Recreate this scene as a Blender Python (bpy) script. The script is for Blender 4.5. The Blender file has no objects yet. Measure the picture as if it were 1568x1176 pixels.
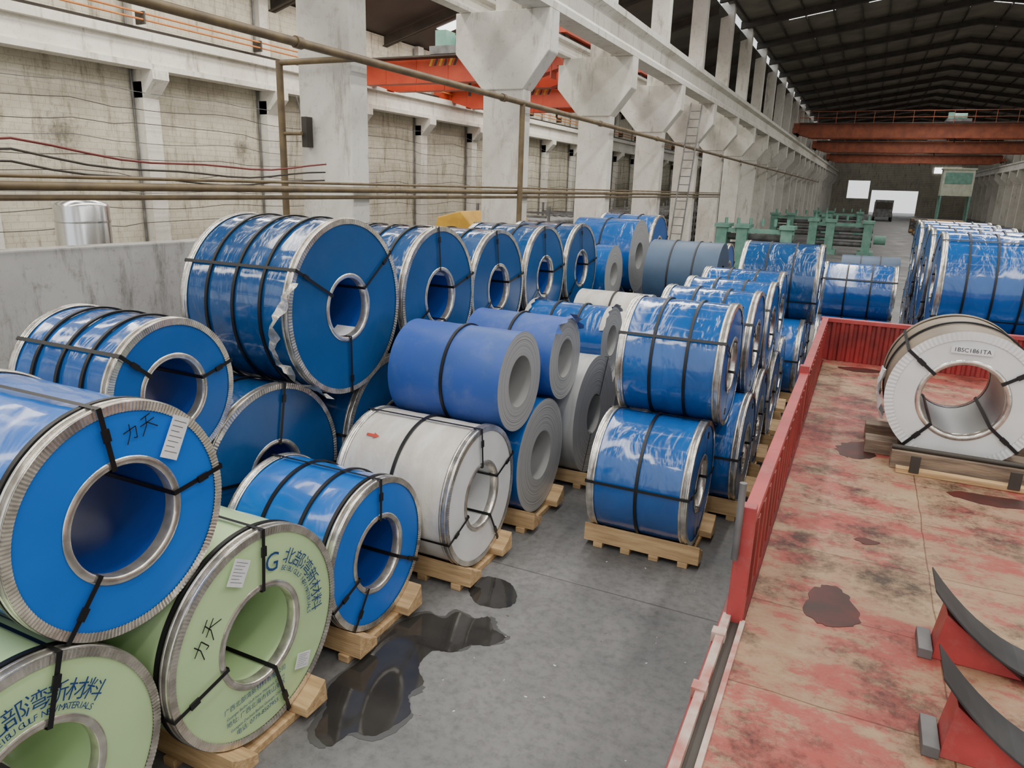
import bpy, bmesh, math, random
from mathutils import Vector, Matrix
random.seed(7)
scene = bpy.context.scene
PI = math.pi

# ------------------------------------------------------------------ materials
def nn(nt, t, **kw):
    n = nt.nodes.new(t)
    for k, v in kw.items():
        if k in n.inputs: n.inputs[k].default_value = v
        else: setattr(n, k, v)
    return n
def base_mat(name):
    m = bpy.data.materials.new(name); m.use_nodes = True
    nt = m.node_tree; b = nt.nodes['Principled BSDF']
    return m, nt, b
def c4(c): return (c[0], c[1], c[2], 1)
def ramp(nt, src, stops):
    r = nt.nodes.new('ShaderNodeValToRGB')
    cr = r.color_ramp
    while len(cr.elements) < len(stops): cr.elements.new(0.5)
    for e, (p, c) in zip(cr.elements, stops):
        e.position = p; e.color = c4(c) if len(c) == 3 else c
    nt.links.new(src, r.inputs[0]); return r
def coords(nt, scale=(1, 1, 1), rnd=True):
    tc = nt.nodes.new('ShaderNodeTexCoord')
    mp = nt.nodes.new('ShaderNodeMapping'); mp.inputs['Scale'].default_value = scale
    nt.links.new(tc.outputs['Object'], mp.inputs['Vector'])
    if rnd:
        oi = nt.nodes.new('ShaderNodeObjectInfo')
        mu = nn(nt, 'ShaderNodeMath', operation='MULTIPLY'); mu.inputs[1].default_value = 37.0
        nt.links.new(oi.outputs['Random'], mu.inputs[0])
        cb = nt.nodes.new('ShaderNodeCombineXYZ')
        for i in range(3): nt.links.new(mu.outputs[0], cb.inputs[i])
        nt.links.new(cb.outputs[0], mp.inputs['Location'])
    return mp.outputs[0]
def mat(name, c1, c2=None, scale=2.0, rough=0.5, metal=0.0, bump=0.0, bscale=8.0, stretch=(1, 1, 1), coat=0.0, emis=None, detail=6, lo=.35, hi=.65, bdist=.02, spec=.5, dust=None, damt=.22):
    m, nt, b = base_mat(name)
    b.inputs['Roughness'].default_value = rough
    b.inputs['Metallic'].default_value = metal
    b.inputs['Coat Weight'].default_value = coat
    b.inputs['Coat Roughness'].default_value = .06
    b.inputs['Specular IOR Level'].default_value = spec
    v = coords(nt, stretch)
    if c2 is None: c2 = tuple(x * .8 for x in c1)
    n = nn(nt, 'ShaderNodeTexNoise', Scale=scale, Detail=detail)
    nt.links.new(v, n.inputs['Vector'])
    r = ramp(nt, n.outputs['Fac'], [(lo, c2), (hi, c1)])
    out = r.outputs[0]
    if dust:
        nd = nn(nt, 'ShaderNodeTexNoise', Scale=scale * 1.7, Detail=10.0, Roughness=.75); nt.links.new(v, nd.inputs['Vector'])
        rd = ramp(nt, nd.outputs['Fac'], [(.5, (0, 0, 0)), (.85, (damt, damt, damt))])
        mx = nn(nt, 'ShaderNodeMix', data_type='RGBA'); nt.links.new(rd.outputs[0], mx.inputs['Factor'])
        nt.links.new(out, mx.inputs['A']); mx.inputs['B'].default_value = c4(dust); out = mx.outputs['Result']
    nt.links.new(out, b.inputs['Base Color'])
    if bump > 0:
        n2 = nn(nt, 'ShaderNodeTexNoise', Scale=bscale, Detail=3.0, Distortion=.6)
        nt.links.new(v, n2.inputs['Vector'])
        bp = nn(nt, 'ShaderNodeBump', Strength=bump, Distance=bdist)
        nt.links.new(n2.outputs['Fac'], bp.inputs['Height'])
        nt.links.new(bp.outputs[0], b.inputs['Normal'])
    if emis:
        b.inputs['Emission Color'].default_value = c4(c1); b.inputs['Emission Strength'].default_value = emis
    return m

DU = (.22, .3, .4)
BLUE = mat('blue_film', (.009, .11, .40), (.007, .085, .32), 1.2, .17, bump=.55, bscale=2.0, stretch=(2.2, 1, 1), coat=.8, bdist=.05, dust=DU, damt=.12)
BLUEB = mat('blue_film_bright', (.009, .15, .58), (.007, .12, .47), 1.2, .22, bump=.28, bscale=2.0, stretch=(2, 1, 1), coat=.5, bdist=.04, dust=DU, damt=.12)
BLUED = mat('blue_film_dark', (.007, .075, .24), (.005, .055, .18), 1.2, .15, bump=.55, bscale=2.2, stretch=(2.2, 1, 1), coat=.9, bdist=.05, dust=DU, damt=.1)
BFACE = mat('blue_face_board', (.008, .11, .41), (.006, .09, .34), 1.5, .32, bump=.12, bscale=1.5, bdist=.03, dust=DU, damt=.1)
BFACEB = mat('blue_face_board_bright', (.006, .16, .66), (.005, .135, .56), 1.5, .4, bump=.1, bscale=1.5, bdist=.03)
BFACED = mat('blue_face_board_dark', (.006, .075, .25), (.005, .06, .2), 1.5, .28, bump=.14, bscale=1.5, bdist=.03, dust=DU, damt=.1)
BORE = mat('bore_lining_blue', (.006, .06, .34), (.004, .04, .24), 2.0, .45)
GREEN = mat('green_film', (.54, .73, .38), (.47, .65, .33), 1.5, .3, bump=.2, bscale=2.2, coat=.25, bdist=.03)
WHITE = mat('white_film', (.74, .71, .65), (.58, .54, .47), 3.0, .38, bump=.4, bscale=4, stretch=(2, 1, 1), bdist=.03, dust=(.3, .24, .17), damt=.3)
WHITEF = mat('white_face_board', (.8, .81, .8), (.7, .71, .7), 3.0, .4, bump=.08, bscale=2)
VIOLET = mat('blue_violet_matte_film', (.03, .09, .41), (.032, .095, .34), 2.5, .45, bump=.15, bscale=3, bdist=.02, dust=(.3, .32, .36), damt=.3)
SLATE = mat('slate_film', (.05, .10, .18), (.04, .08, .14), 2.5, .42, bump=.2, bscale=3)
BROWN = mat('kraft_wrap', (.28, .22, .15), (.2, .16, .115), 3, .5, bump=.3, bscale=5)
GALV = mat('galvanized_rim', (.84, .8, .72), (.5, .47, .42), 12.0, .22, .8, bump=.25, bscale=14, bdist=.01)
FOIL = mat('foil_strip', (.9, .87, .8), (.6, .56, .5), 12.0, .18, .7, bump=.6, bscale=14, bdist=.02)
STRAP = mat('black_strap', (.008, .008, .009), None, 3, .42)
PAPER = mat('paper_label', (.85, .85, .85), (.72, .73, .75), 8, .6)
INK = mat('ink', (.010, .05, .22), None, 3, .6)
BLACKINK = mat('black_ink', (.01, .01, .012), None, 3, .6)
REDINK = mat('red_ink', (.6, .06, .03), None, 3, .6)
WOOD = mat('pine_wood', (.66, .45, .23), (.44, .28, .13), 4, .65, stretch=(.6, 6, 6), bump=.3, bscale=10)
OLDWOOD = mat('old_timber', (.3, .22, .15), (.14, .10, .075), 4, .75, stretch=(.6, 5, 5), bump=.4, bscale=10)

def steel_face():
    m, nt, b = base_mat('wound_steel_edge')
    tc = nt.nodes.new('ShaderNodeTexCoord')
    s = nt.nodes.new('ShaderNodeSeparateXYZ'); nt.links.new(tc.outputs['Object'], s.inputs[0])
    cb = nt.nodes.new('ShaderNodeCombineXYZ'); nt.links.new(s.outputs[1], cb.inputs[0]); nt.links.new(s.outputs[2], cb.inputs[1])
    ln = nn(nt, 'ShaderNodeVectorMath', operation='LENGTH'); nt.links.new(cb.outputs[0], ln.inputs[0])
    n = nn(nt, 'ShaderNodeTexNoise', noise_dimensions='1D', Scale=70.0, Detail=4.0)
    nt.links.new(ln.outputs['Value'], n.inputs['W'])
    r = ramp(nt, n.outputs['Fac'], [(.3, (.34, .34, .33)), (.7, (.6, .6, .58))])
    nt.links.new(r.outputs[0], b.inputs['Base Color'])
    bp = nn(nt, 'ShaderNodeBump', Strength=.4, Distance=.01); nt.links.new(n.outputs['Fac'], bp.inputs['Height']); nt.links.new(bp.outputs[0], b.inputs['Normal'])
    b.inputs['Metallic'].default_value = .35; b.inputs['Roughness'].default_value = .42
    return m
STEELF = steel_face()

def plaster(name, c1, c2, c3, brick=False, stain_lo=.56, fine=.62):
    m, nt, b = base_mat(name)
    tc = nt.nodes.new('ShaderNodeTexCoord')
    n1 = nn(nt, 'ShaderNodeTexNoise', Scale=.45, Detail=8.0, Roughness=.65); nt.links.new(tc.outputs['Object'], n1.inputs['Vector'])
    r1 = ramp(nt, n1.outputs['Fac'], [(.3, c2), (.55, c1)])
    mp = nt.nodes.new('ShaderNodeMapping'); mp.inputs['Scale'].default_value = (1.6, 1.6, .3); nt.links.new(tc.outputs['Object'], mp.inputs[0])
    n2 = nn(nt, 'ShaderNodeTexNoise', Scale=2.0, Detail=10.0, Roughness=.74); nt.links.new(mp.outputs[0], n2.inputs['Vector'])
    r2 = ramp(nt, n2.outputs['Fac'], [(stain_lo, (0, 0, 0)), (stain_lo + .16, (.95, .95, .95))])
    mx = nn(nt, 'ShaderNodeMix', data_type='RGBA'); nt.links.new(r2.outputs[0], mx.inputs['Factor'])
    nt.links.new(r1.outputs[0], mx.inputs['A']); mx.inputs['B'].default_value = c4(c3)
    out = mx.outputs['Result']
    n5 = nn(nt, 'ShaderNodeTexNoise', Scale=7.0, Detail=10.0, Roughness=.8); nt.links.new(tc.outputs['Object'], n5.inputs['Vector'])
    r5 = ramp(nt, n5.outputs['Fac'], [(.32, (fine, fine * .97, fine * .92)), (.47, (1, 1, 1))])
    m5 = nn(nt, 'ShaderNodeMix', data_type='RGBA', blend_type='MULTIPLY'); m5.inputs['Factor'].default_value = 1
    nt.links.new(out, m5.inputs['A']); nt.links.new(r5.outputs[0], m5.inputs['B']); out = m5.outputs['Result']
    h = n2.outputs['Fac']
    if brick:
        s = nt.nodes.new('ShaderNodeSeparateXYZ'); nt.links.new(tc.outputs['Object'], s.inputs[0])
        cb = nt.nodes.new('ShaderNodeCombineXYZ'); nt.links.new(s.outputs[1], cb.inputs[0]); nt.links.new(s.outputs[2], cb.inputs[1])
        br = nn(nt, 'ShaderNodeTexBrick', Scale=1.0); br.inputs['Brick Width'].default_value = .4; br.inputs['Row Height'].default_value = .16
        br.inputs['Mortar Size'].default_value = .012; br.inputs['Mortar Smooth'].default_value = .6
        br.inputs['Color1'].default_value = (1, 1, 1, 1); br.inputs['Color2'].default_value = (.92, .92, .91, 1); br.inputs['Mortar'].default_value = (.74, .73, .7, 1)
        nt.links.new(cb.outputs[0], br.inputs['Vector'])
        m2 = nn(nt, 'ShaderNodeMix', data_type='RGBA', blend_type='MULTIPLY'); m2.inputs['Factor'].default_value = 1
        nt.links.new(out, m2.inputs['A']); nt.links.new(br.outputs['Color'], m2.inputs['B']); out = m2.outputs['Result']
        for (py, pz, pr) in ((12.1, 4.15, .75), (17.9, 4.1, .5)):
            sb = nn(nt, 'ShaderNodeVectorMath', operation='DISTANCE'); nt.links.new(cb.outputs[0], sb.inputs[0]); sb.inputs[1].default_value = (py, pz, 0)
            ad = nn(nt, 'ShaderNodeMath', operation='MULTIPLY_ADD'); nt.links.new(n5.outputs['Fac'], ad.inputs[0]); ad.inputs[1].default_value = .9
            sc = nn(nt, 'ShaderNodeMath', operation='DIVIDE'); nt.links.new(sb.outputs['Value'], sc.inputs[0]); sc.inputs[1].default_value = pr * 2.2
            nt.links.new(sc.outputs[0], ad.inputs[2])
            rs_ = ramp(nt, ad.outputs[0], [(.45, (.3, .29, .27)), (.85, (1, 1, 1))])
            m3 = nn(nt, 'ShaderNodeMix', data_type='RGBA', blend_type='MULTIPLY'); m3.inputs['Factor'].default_value = 1
            nt.links.new(out, m3.inputs['A']); nt.links.new(rs_.outputs[0], m3.inputs['B']); out = m3.outputs['Result']
    nt.links.new(out, b.inputs['Base Color'])
    bp = nn(nt, 'ShaderNodeBump', Strength=.3, Distance=.03); nt.links.new(h, bp.inputs['Height']); nt.links.new(bp.outputs[0], b.inputs['Normal'])
    b.inputs['Roughness'].default_value = .85
    return m
WALLM = plaster('whitewashed_brick', (.66, .62, .51), (.48, .44, .35), (.24, .21, .15), True, .52)
CONC = plaster('whitewashed_concrete', (.75, .73, .67), (.58, .55, .48), (.30, .27, .22), False, .55, .75)
GRAYC = plaster('bare_concrete', (.46, .45, .43), (.32, .31, .30), (.12, .11, .10), False, .52)

def floor_mat():
    m, nt, b = base_mat('floor_concrete')
    tc = nt.nodes.new('ShaderNodeTexCoord')
    n1 = nn(nt, 'ShaderNodeTexNoise', Scale=.7, Detail=9.0, Roughness=.62); nt.links.new(tc.outputs['Object'], n1.inputs['Vector'])
    r1 = ramp(nt, n1.outputs['Fac'], [(.3, (.10, .10, .10)), (.5, (.172, .17, .167)), (.72, (.25, .245, .238))])
    n2 = nn(nt, 'ShaderNodeTexNoise', Scale=14.0, Detail=8.0, Roughness=.7); nt.links.new(tc.outputs['Object'], n2.inputs['Vector'])
    r2 = ramp(nt, n2.outputs['Fac'], [(.3, (.62, .62, .62)), (.55, (1, 1, 1)), (.70, (1.0, 1.0, 1.0)), (.75, (1.5, 1.5, 1.45))])
    mx = nn(nt, 'ShaderNodeMix', data_type='RGBA', blend_type='MULTIPLY'); mx.inputs['Factor'].default_value = 1
    nt.links.new(r1.outputs[0], mx.inputs['A']); nt.links.new(r2.outputs[0], mx.inputs['B'])
    br = nn(nt, 'ShaderNodeTexBrick', Scale=1.0, offset=0.0); br.inputs['Brick Width'].default_value = 4; br.inputs['Row Height'].default_value = 5.3
    br.inputs['Mortar Size'].default_value = .006
    br.inputs['Color1'].default_value = (1, 1, 1, 1); br.inputs['Color2'].default_value = (.95, .95, .95, 1); br.inputs['Mortar'].default_value = (.4, .4, .4, 1)
    nt.links.new(tc.outputs['Object'], br.inputs['Vector'])
    m2 = nn(nt, 'ShaderNodeMix', data_type='RGBA', blend_type='MULTIPLY'); m2.inputs['Factor'].default_value = 1
    nt.links.new(mx.outputs['Result'], m2.inputs['A']); nt.links.new(br.outputs['Color'], m2.inputs['B'])
    nt.links.new(m2.outputs['Result'], b.inputs['Base Color'])
    rr = ramp(nt, n1.outputs['Fac'], [(.35, (.38, .38, .38)), (.65, (.75, .75, .75))]); nt.links.new(rr.outputs[0], b.inputs['Roughness'])
    bp = nn(nt, 'ShaderNodeBump', Strength=.2, Distance=.01); nt.links.new(n2.outputs['Fac'], bp.inputs['Height']); nt.links.new(bp.outputs[0], b.inputs['Normal'])
    return m
FLOORM = floor_mat()
WATER = mat('wet_puddle', (.045, .042, .038), (.03, .028, .026), 3, .07, spec=.6, bump=.04, bscale=20, bdist=.004)
DAMP = mat('damp_patch', (.085, .084, .082), (.07, .07, .068), 3, .35)
OILST = mat('deck_stain', (.085, .014, .011), (.035, .014, .011), 5, .5, spec=.3)

def deck_mat():
    m, nt, b = base_mat('worn_red_deck')
    tc = nt.nodes.new('ShaderNodeTexCoord')
    mp = nt.nodes.new('ShaderNodeMapping'); mp.inputs['Scale'].default_value = (1, 1.7, 1); nt.links.new(tc.outputs['Object'], mp.inputs[0])
    n1 = nn(nt, 'ShaderNodeTexNoise', Scale=1.3, Detail=14.0, Roughness=.78); nt.links.new(mp.outputs[0], n1.inputs['Vector'])
    r1 = ramp(nt, n1.outputs['Fac'], [(.40, (.34, .06, .045)), (.475, (.34, .10, .075)), (.505, (.33, .19, .115)), (.62, (.39, .28, .165))])
    n3 = nn(nt, 'ShaderNodeTexNoise', Scale=2.2, Detail=13.0, Roughness=.8); nt.links.new(tc.outputs['Object'], n3.inputs['Vector'])
    r3 = ramp(nt, n3.outputs['Fac'], [(.37, (.12, .10, .09)), (.45, (.55, .52, .5)), (.52, (1, 1, 1))])
    mx = nn(nt, 'ShaderNodeMix', data_type='RGBA', blend_type='MULTIPLY'); mx.inputs['Factor'].default_value = 1
    nt.links.new(r1.outputs[0], mx.inputs['A']); nt.links.new(r3.outputs[0], mx.inputs['B'])
    n4 = nn(nt, 'ShaderNodeTexNoise', Scale=2.5, Detail=6.0); nt.links.new(tc.outputs['Object'], n4.inputs['Vector'])
    vm = nn(nt, 'ShaderNodeVectorMath', operation='MULTIPLY_ADD'); nt.links.new(n4.outputs['Color'], vm.inputs[0]); vm.inputs[1].default_value = (.05, .05, 0)
    va = nn(nt, 'ShaderNodeVectorMath', operation='ADD'); nt.links.new(tc.outputs['Object'], va.inputs[0]); va.inputs[1].default_value = (-.62, 0, 0); nt.links.new(va.outputs[0], vm.inputs[2])
    br = nn(nt, 'ShaderNodeTexBrick', Scale=1.0, offset=0.0); br.inputs['Brick Width'].default_value = 2.6; br.inputs['Row Height'].default_value = .74
    br.inputs['Mortar Size'].default_value = .005; br.inputs['Mortar Smooth'].default_value = .5
    br.inputs['Color1'].default_value = (1, 1, 1, 1); br.inputs['Color2'].default_value = (.86, .83, .8, 1); br.inputs['Mortar'].default_value = (.42, .33, .27, 1)
    nt.links.new(vm.outputs[0], br.inputs['Vector'])
    m2 = nn(nt, 'ShaderNodeMix', data_type='RGBA', blend_type='MULTIPLY'); m2.inputs['Factor'].default_value = 1
    nt.links.new(mx.outputs['Result'], m2.inputs['A']); nt.links.new(br.outputs['Color'], m2.inputs['B'])
    nt.links.new(m2.outputs['Result'], b.inputs['Base Color'])
    b.inputs['Roughness'].default_value = .6
    bp = nn(nt, 'ShaderNodeBump', Strength=.5, Distance=.01); nt.links.new(n3.outputs['Fac'], bp.inputs['Height']); nt.links.new(bp.outputs[0], b.inputs['Normal'])
    return m
DECK = deck_mat()
REDP = mat('red_paint', (.32, .03, .03), (.17, .022, .022), 3, .42, bump=.15, bscale=6, dust=(.3, .2, .16))
REDL = mat('red_rail_paint', (.46, .06, .06), (.32, .045, .045), 4, .45, dust=(.4, .3, .25), damt=.4)
PALE = mat('chipped_edge_paint', (.55, .45, .38), (.42, .15, .12), 8, .6)
RUBBER = mat('black_rubber', (.045, .045, .047), (.024, .024, .027), 4, .6)
CRED = mat('crane_red', (.58, .07, .025), (.48, .05, .02), 2, .45)
CORA = mat('crane_old_orange', (.42, .12, .055), (.28, .08, .045), 2, .6)
PIPE = mat('rusty_painted_pipe', (.20, .145, .07), (.12, .085, .045), 4, .5)
DARKST = mat('dark_roof_steel', (.06, .05, .04), (.035, .03, .025), 2, .6)
ROOFM = mat('roof_sheet', (.24, .225, .185), (.15, .14, .12), .6, .7)
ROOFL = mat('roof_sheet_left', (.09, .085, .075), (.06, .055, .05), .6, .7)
MGREEN = mat('machine_green', (.2, .4, .32), (.13, .3, .24), 3, .5)
MYEL = mat('machine_yellow', (.65, .38, .04), (.5, .28, .03), 3, .5)
MGRAY = mat('machine_gray', (.2, .2, .2), (.1, .1, .1), 3, .5, .3)
STAIN = mat('stainless', (.75, .76, .78), (.6, .61, .63), 2, .22, 1.0, stretch=(3, 3, .3))
CREAM = mat('cream_paint', (.62, .66, .52), None, 3, .5)
ORWIRE = mat('orange_conductor', (.6, .2, .04), None, 3, .5)
REDW = mat('red_cable', (.22, .035, .03), None, 3, .5)
SKYL = mat('skylight_panel', (1, 1, 1), (.95, .97, 1), 3, .5, emis=3.0)
GLASSW = mat('bright_window', (1, 1, 1), (.95, .97, 1), 3, .5, emis=3)

# ------------------------------------------------------------------ mesh builder
class MB:
    def __init__(s): s.v = []; s.f = []; s.mi = []; s.sm = []; s.mats = []
    def mid(s, m):
        if m not in s.mats: s.mats.append(m)
        return s.mats.index(m)
    def add(s, vs, fs, m, smooth=False, M=None):
        o = len(s.v); k = s.mid(m)
        for p in vs:
            p = Vector(p)
            if M is not None: p = M @ p
            s.v.append(tuple(p))
        for f in fs:
            s.f.append([i + o for i in f]); s.mi.append(k); s.sm.append(smooth)
    def box(s, x0, x1, y0, y1, z0, z1, m, M=None):
        vs = [(x, y, z) for x in (x0, x1) for y in (y0, y1) for z in (z0, z1)]
        fs = [(0, 1, 3, 2), (4, 6, 7, 5), (0, 4, 5, 1), (2, 3, 7, 6), (0, 2, 6, 4), (1, 5, 7, 3)]
        s.add(vs, fs, m, False, M)
    def lathe(s, prof, m, seg=96, smooth=True, fn=None, M=None, closed=False):
        vs = []; n = len(prof)
        for j, (x, r) in enumerate(prof):
            for i in range(seg):
                a = 2 * PI * i / seg
                xx, rr = (x, r) if fn is None else fn(i, j, x, r, a)
                vs.append((xx, rr * math.cos(a), rr * math.sin(a)))
        fs = []
        for j in range(n - 1 if not closed else n):
            k = (j + 1) % n
            for i in range(seg):
                i2 = (i + 1) % seg
                fs.append((j * seg + i, j * seg + i2, k * seg + i2, k * seg + i))
        s.add(vs, fs, m, smooth, M)
    def cyl(s, p0, p1, r, m, seg=12, r1=None, caps=True):
        p0 = Vector(p0); p1 = Vector(p1); d = p1 - p0
        q = d.to_track_quat('Z', 'Y').to_matrix()
        r1 = r if r1 is None else r1
        vs = []
        for p, rr in ((p0, r), (p1, r1)):
            for i in range(seg):
                a = 2 * PI * i / seg
                vs.append(p + q @ Vector((rr * math.cos(a), rr * math.sin(a), 0)))
        fs = [(i, (i + 1) % seg, seg + (i + 1) % seg, seg + i) for i in range(seg)]
        s.add(vs, fs, m, True)
        if caps:
            s.add(vs, [tuple(range(seg))[::-1], tuple(range(seg, 2 * seg))], m, False)
    def tube(s, pts, r, m, seg=8):
        for a, b in zip(pts[:-1], pts[1:]): s.cyl(a, b, r, m, seg)
    def prism(s, poly, ax, a0, a1, m, M=None):
        n = len(poly); vs = []
        for a in (a0, a1):
            for (p, q) in poly:
                vs.append({'X': (a, p, q), 'Y': (p, a, q), 'Z': (p, q, a)}[ax])
        fs = [tuple(range(n))[::-1], tuple(range(n, 2 * n))] + [(i, (i + 1) % n, n + (i + 1) % n, n + i) for i in range(n)]
        s.add(vs, fs, m, False, M)
    def obj(s, name, loc=(0, 0, 0), rot=(0, 0, 0), bevel=0):
        me = bpy.data.meshes.new(name)
        me.from_pydata(s.v, [], s.f)
        for m in s.mats: me.materials.append(m)
        me.polygons.foreach_set('material_index', s.mi)
        me.polygons.foreach_set('use_smooth', s.sm)
        me.update()
        bm = bmesh.new(); bm.from_mesh(me); bmesh.ops.recalc_face_normals(bm, faces=bm.faces); bm.to_mesh(me); bm.free()
        o = bpy.data.objects.new(name, me); scene.collection.objects.link(o)
        o.location = loc; o.rotation_euler = rot
        if bevel:
            b = o.modifiers.new('bevel', 'BEVEL'); b.width = bevel; b.segments = 2; b.limit_method = 'ANGLE'
        return o

_tc = {}
def glyph(body, size):
    k = (body, size)
    if k in _tc: return _tc[k]
    cu = bpy.data.curves.new('t', 'FONT'); cu.body = body; cu.size = size; cu.align_x = 'CENTER'
    cu.resolution_u = 3
    ob = bpy.data.objects.new('t', cu); scene.collection.objects.link(ob)
    dg = bpy.context.evaluated_depsgraph_get(); dg.update()
    ev = ob.evaluated_get(dg); me = ev.to_mesh()
    r = ([tuple(v.co) for v in me.vertices], [tuple(p.vertices) for p in me.polygons])
    ev.to_mesh_clear(); bpy.data.objects.remove(ob); bpy.data.curves.remove(cu)
    _tc[k] = r; return r
def put_text(mb, body, size, a, rho, m, x=.012, bold=1.0, tilt=0):
    vs, fs = glyph(body, size)
    a = math.radians(a)
    up = Vector((0, math.cos(a + tilt), math.sin(a + tilt))); rt = Vector((0, math.sin(a + tilt), -math.cos(a + tilt)))
    c = Vector((x, rho * math.cos(a), rho * math.sin(a)))
    mb.add([c + rt * v[0] * bold + up * v[1] for v in vs], fs, m)
def arc_text(mb, s, size, a0, da, rho, m, x=.012):
    for i, ch in enumerate(s):
        if ch != ' ': put_text(mb, ch, size, a0 - da * i, rho, m, x)
HW = [[(0, .68), (.85, .74), (.72, .05), (.52, .14)], [(.5, 1.05), (.42, .5), (.02, -.05)],
      [(1.25, .9), (1.95, .98)], [(1.1, .52), (2.1, .6)], [(1.62, .95), (1.5, .4), (1.05, -.1)], [(1.6, .55), (2.15, -.02)]]
def handwriting(mb, y, z, size, rot, x=.013):
    c, s = math.cos(rot), math.sin(rot)
    for st in HW:
        for (p, q) in zip(st[:-1], st[1:]):
            P = []
            d = Vector((q[0] - p[0], q[1] - p[1])); nrm = Vector((-d.y, d.x)).normalized() * .035
            for w in (p, q):
                for sg in (1, -1):
                    u = (w[0] + sg * nrm.x) * size; v = (w[1] + sg * nrm.y) * size
                    P.append((x, y + u * c - v * s, z + u * s + v * c))
            mb.add(P, [(0, 1, 3, 2)], BLACKINK)

STY = {
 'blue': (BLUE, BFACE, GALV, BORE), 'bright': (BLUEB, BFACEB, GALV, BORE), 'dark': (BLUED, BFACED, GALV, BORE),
 'green': (GREEN, GREEN, GALV, GREEN), 'white': (WHITE, WHITEF, GALV, WHITEF),
 'violet': (VIOLET, STEELF, None, STEELF), 'bluegray': (BLUE, STEELF, None, STEELF), 'slate': (SLATE, SLATE, None, SLATE),
 'steel': (STEELF, STEELF, None, STEELF), 'whitegray': (WHITE, STEELF, None, STEELF), 'truck': (BROWN, WHITEF, WHITEF, STEELF)}
def coil(name, loc, R, L, r, style, straps=(40, 130, 220, 310), circ=3, rotz=0, near=True, labels=(), extra=None, bandblack=False, roll=0):
    body, face, rims, bore = STY[style]
    mb = MB(); seg = 128 if near else 64
    ph = random.uniform(0, 6)
    nx = 14
    def wob(i, j, x, rr, a):
        if near and 0 < j < nx:
            rr += .003 * math.sin(7 * a + ph + x * 9) * math.sin(x * 13 + ph) - .003
        return x, rr
    mb.lathe([(-L + L * j / nx, R - .006) for j in range(nx + 1)], body, seg, True, wob)
    mb.lathe([(-L, r), (0, r)], bore, seg)
    tw = .065 if style == 'truck' else .042
    ro = r + (.03 if rims else 0); Ri = R - (tw - .005 if rims else .006)
    mb.lathe([(0, ro), (0.0, Ri)], face, seg, False)
    mb.lathe([(-L, ro), (-L, Ri)], face, seg, False)
    if rims:
        n = (380 if style != 'truck' else 200) if near else 64
        for s0, sg in ((0, 1), (-L, -1)):
            def teeth(i, j, x, rr, a, sg=sg):
                if j == 1: return x + sg * (.003 * (i % 2)), rr + (.004 * (i % 2))
                return x + sg * .003 * (i % 2), rr
            w = .065
            mb.lathe([(s0 - sg * w, R - .002), (s0 - sg * w, R + .004), (s0 + sg * .006, R + .003)], BROWN if style == 'truck' else rims, seg, True)
            mb.lathe([(s0 + sg * .006, R + .003), (s0 + sg * .005, R - tw)], rims, n, False, teeth)
            mb.lathe([(s0 + sg * .003, ro + .004), (s0 + sg * .010, ro - .004), (s0 + sg * .010, r + .002), (s0, r - .006), (s0 - sg * .06, r - .005)], rims if style != 'truck' else GALV, seg, True)
        for xx in (-.012, -w + .01) if near and style != 'truck' else ():
            mb.lathe([(xx - .008, R + .004), (xx, R + .009), (xx + .008, R + .004)], GALV, seg)
            mb.lathe([(-L - xx - .008, R + .004), (-L - xx, R + .009), (-L - xx + .008, R + .004)], GALV, seg)
    ww = .026
    cs = [-L * (k + 1) / (circ + 1) for k in range(circ)]
    if bandblack: cs.append(-.085)
    for c in cs:
        mb.lathe([(c - ww / 2, R - .004), (c - ww / 2, R + .010), (c + ww / 2, R + .010), (c + ww / 2, R - .004)], STRAP, seg, False)
    for sdeg in straps:
        a = math.radians(sdeg)
        path = [(0.018, r - .01), (0.018, R + .013), (-L - .018, R + .013), (-L - .018, r - .01)]
        vs = []
        for (x, rr) in path:
            for t in (-ww / 2, ww / 2):
                vs.append((x, rr * math.cos(a) - t * math.sin(a), rr * math.sin(a) + t * math.cos(a)))
        mb.add(vs, [(0, 1, 3, 2), (2, 3, 5, 4), (4, 5, 7, 6), (6, 7, 1, 0)], STRAP)
        if near and rims:
            M = Matrix.Translation(Vector((.02, (R - .12) * math.cos(a), (R - .12) * math.sin(a)))) @ Matrix.Rotation(a, 4, 'X')
            mb.box(-.004, .006, -.03, .03, -.018, .018, STRAP, M)
    for (a, rho, w, h, t, inside) in labels:
        ca = math.radians(a)
        if inside:
            vs = []
            for k in range(6):
                aa = ca + (k / 5 - .5) * w / r
                for x in (-.05, -.05 - h): vs.append((x, (r - .012) * math.cos(aa), (r - .012) * math.sin(aa)))
            mb.add(vs, [(2 * k, 2 * k + 1, 2 * k + 3, 2 * k + 2) for k in range(5)], PAPER)
        else:
            M = Matrix.Translation((0.022, rho * math.cos(ca), rho * math.sin(ca))) @ Matrix.Rotation(math.radians(t), 4, 'X')
            mb.box(0, .002, -w / 2, w / 2, -h / 2, h / 2, PAPER, M)
            for k in range(7):
                z = h * (.38 - .12 * k)
                mb.box(.002, .0026, -w * .38, w * (.38 - .12 * (k % 3)), z - h * .008, z + h * .008, MGRAY, M)
    if extra: extra(mb, R, r, L)
    return mb.obj(name, loc, (roll, 0, math.radians(rotz)))

def tangent(b1, b2, R):
    (y1, z1, r1), (y2, z2, r2) = b1, b2
    d = math.hypot(y2 - y1, z2 - z1); a = r1 + R + .015; b = r2 + R + .015
    t = (a * a - b * b + d * d) / (2 * d); h = math.sqrt(max(0, a * a - t * t))
    ux, uz = (y2 - y1) / d, (z2 - z1) / d
    return (y1 + ux * t - uz * h, z1 + uz * t + ux * h)

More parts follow.
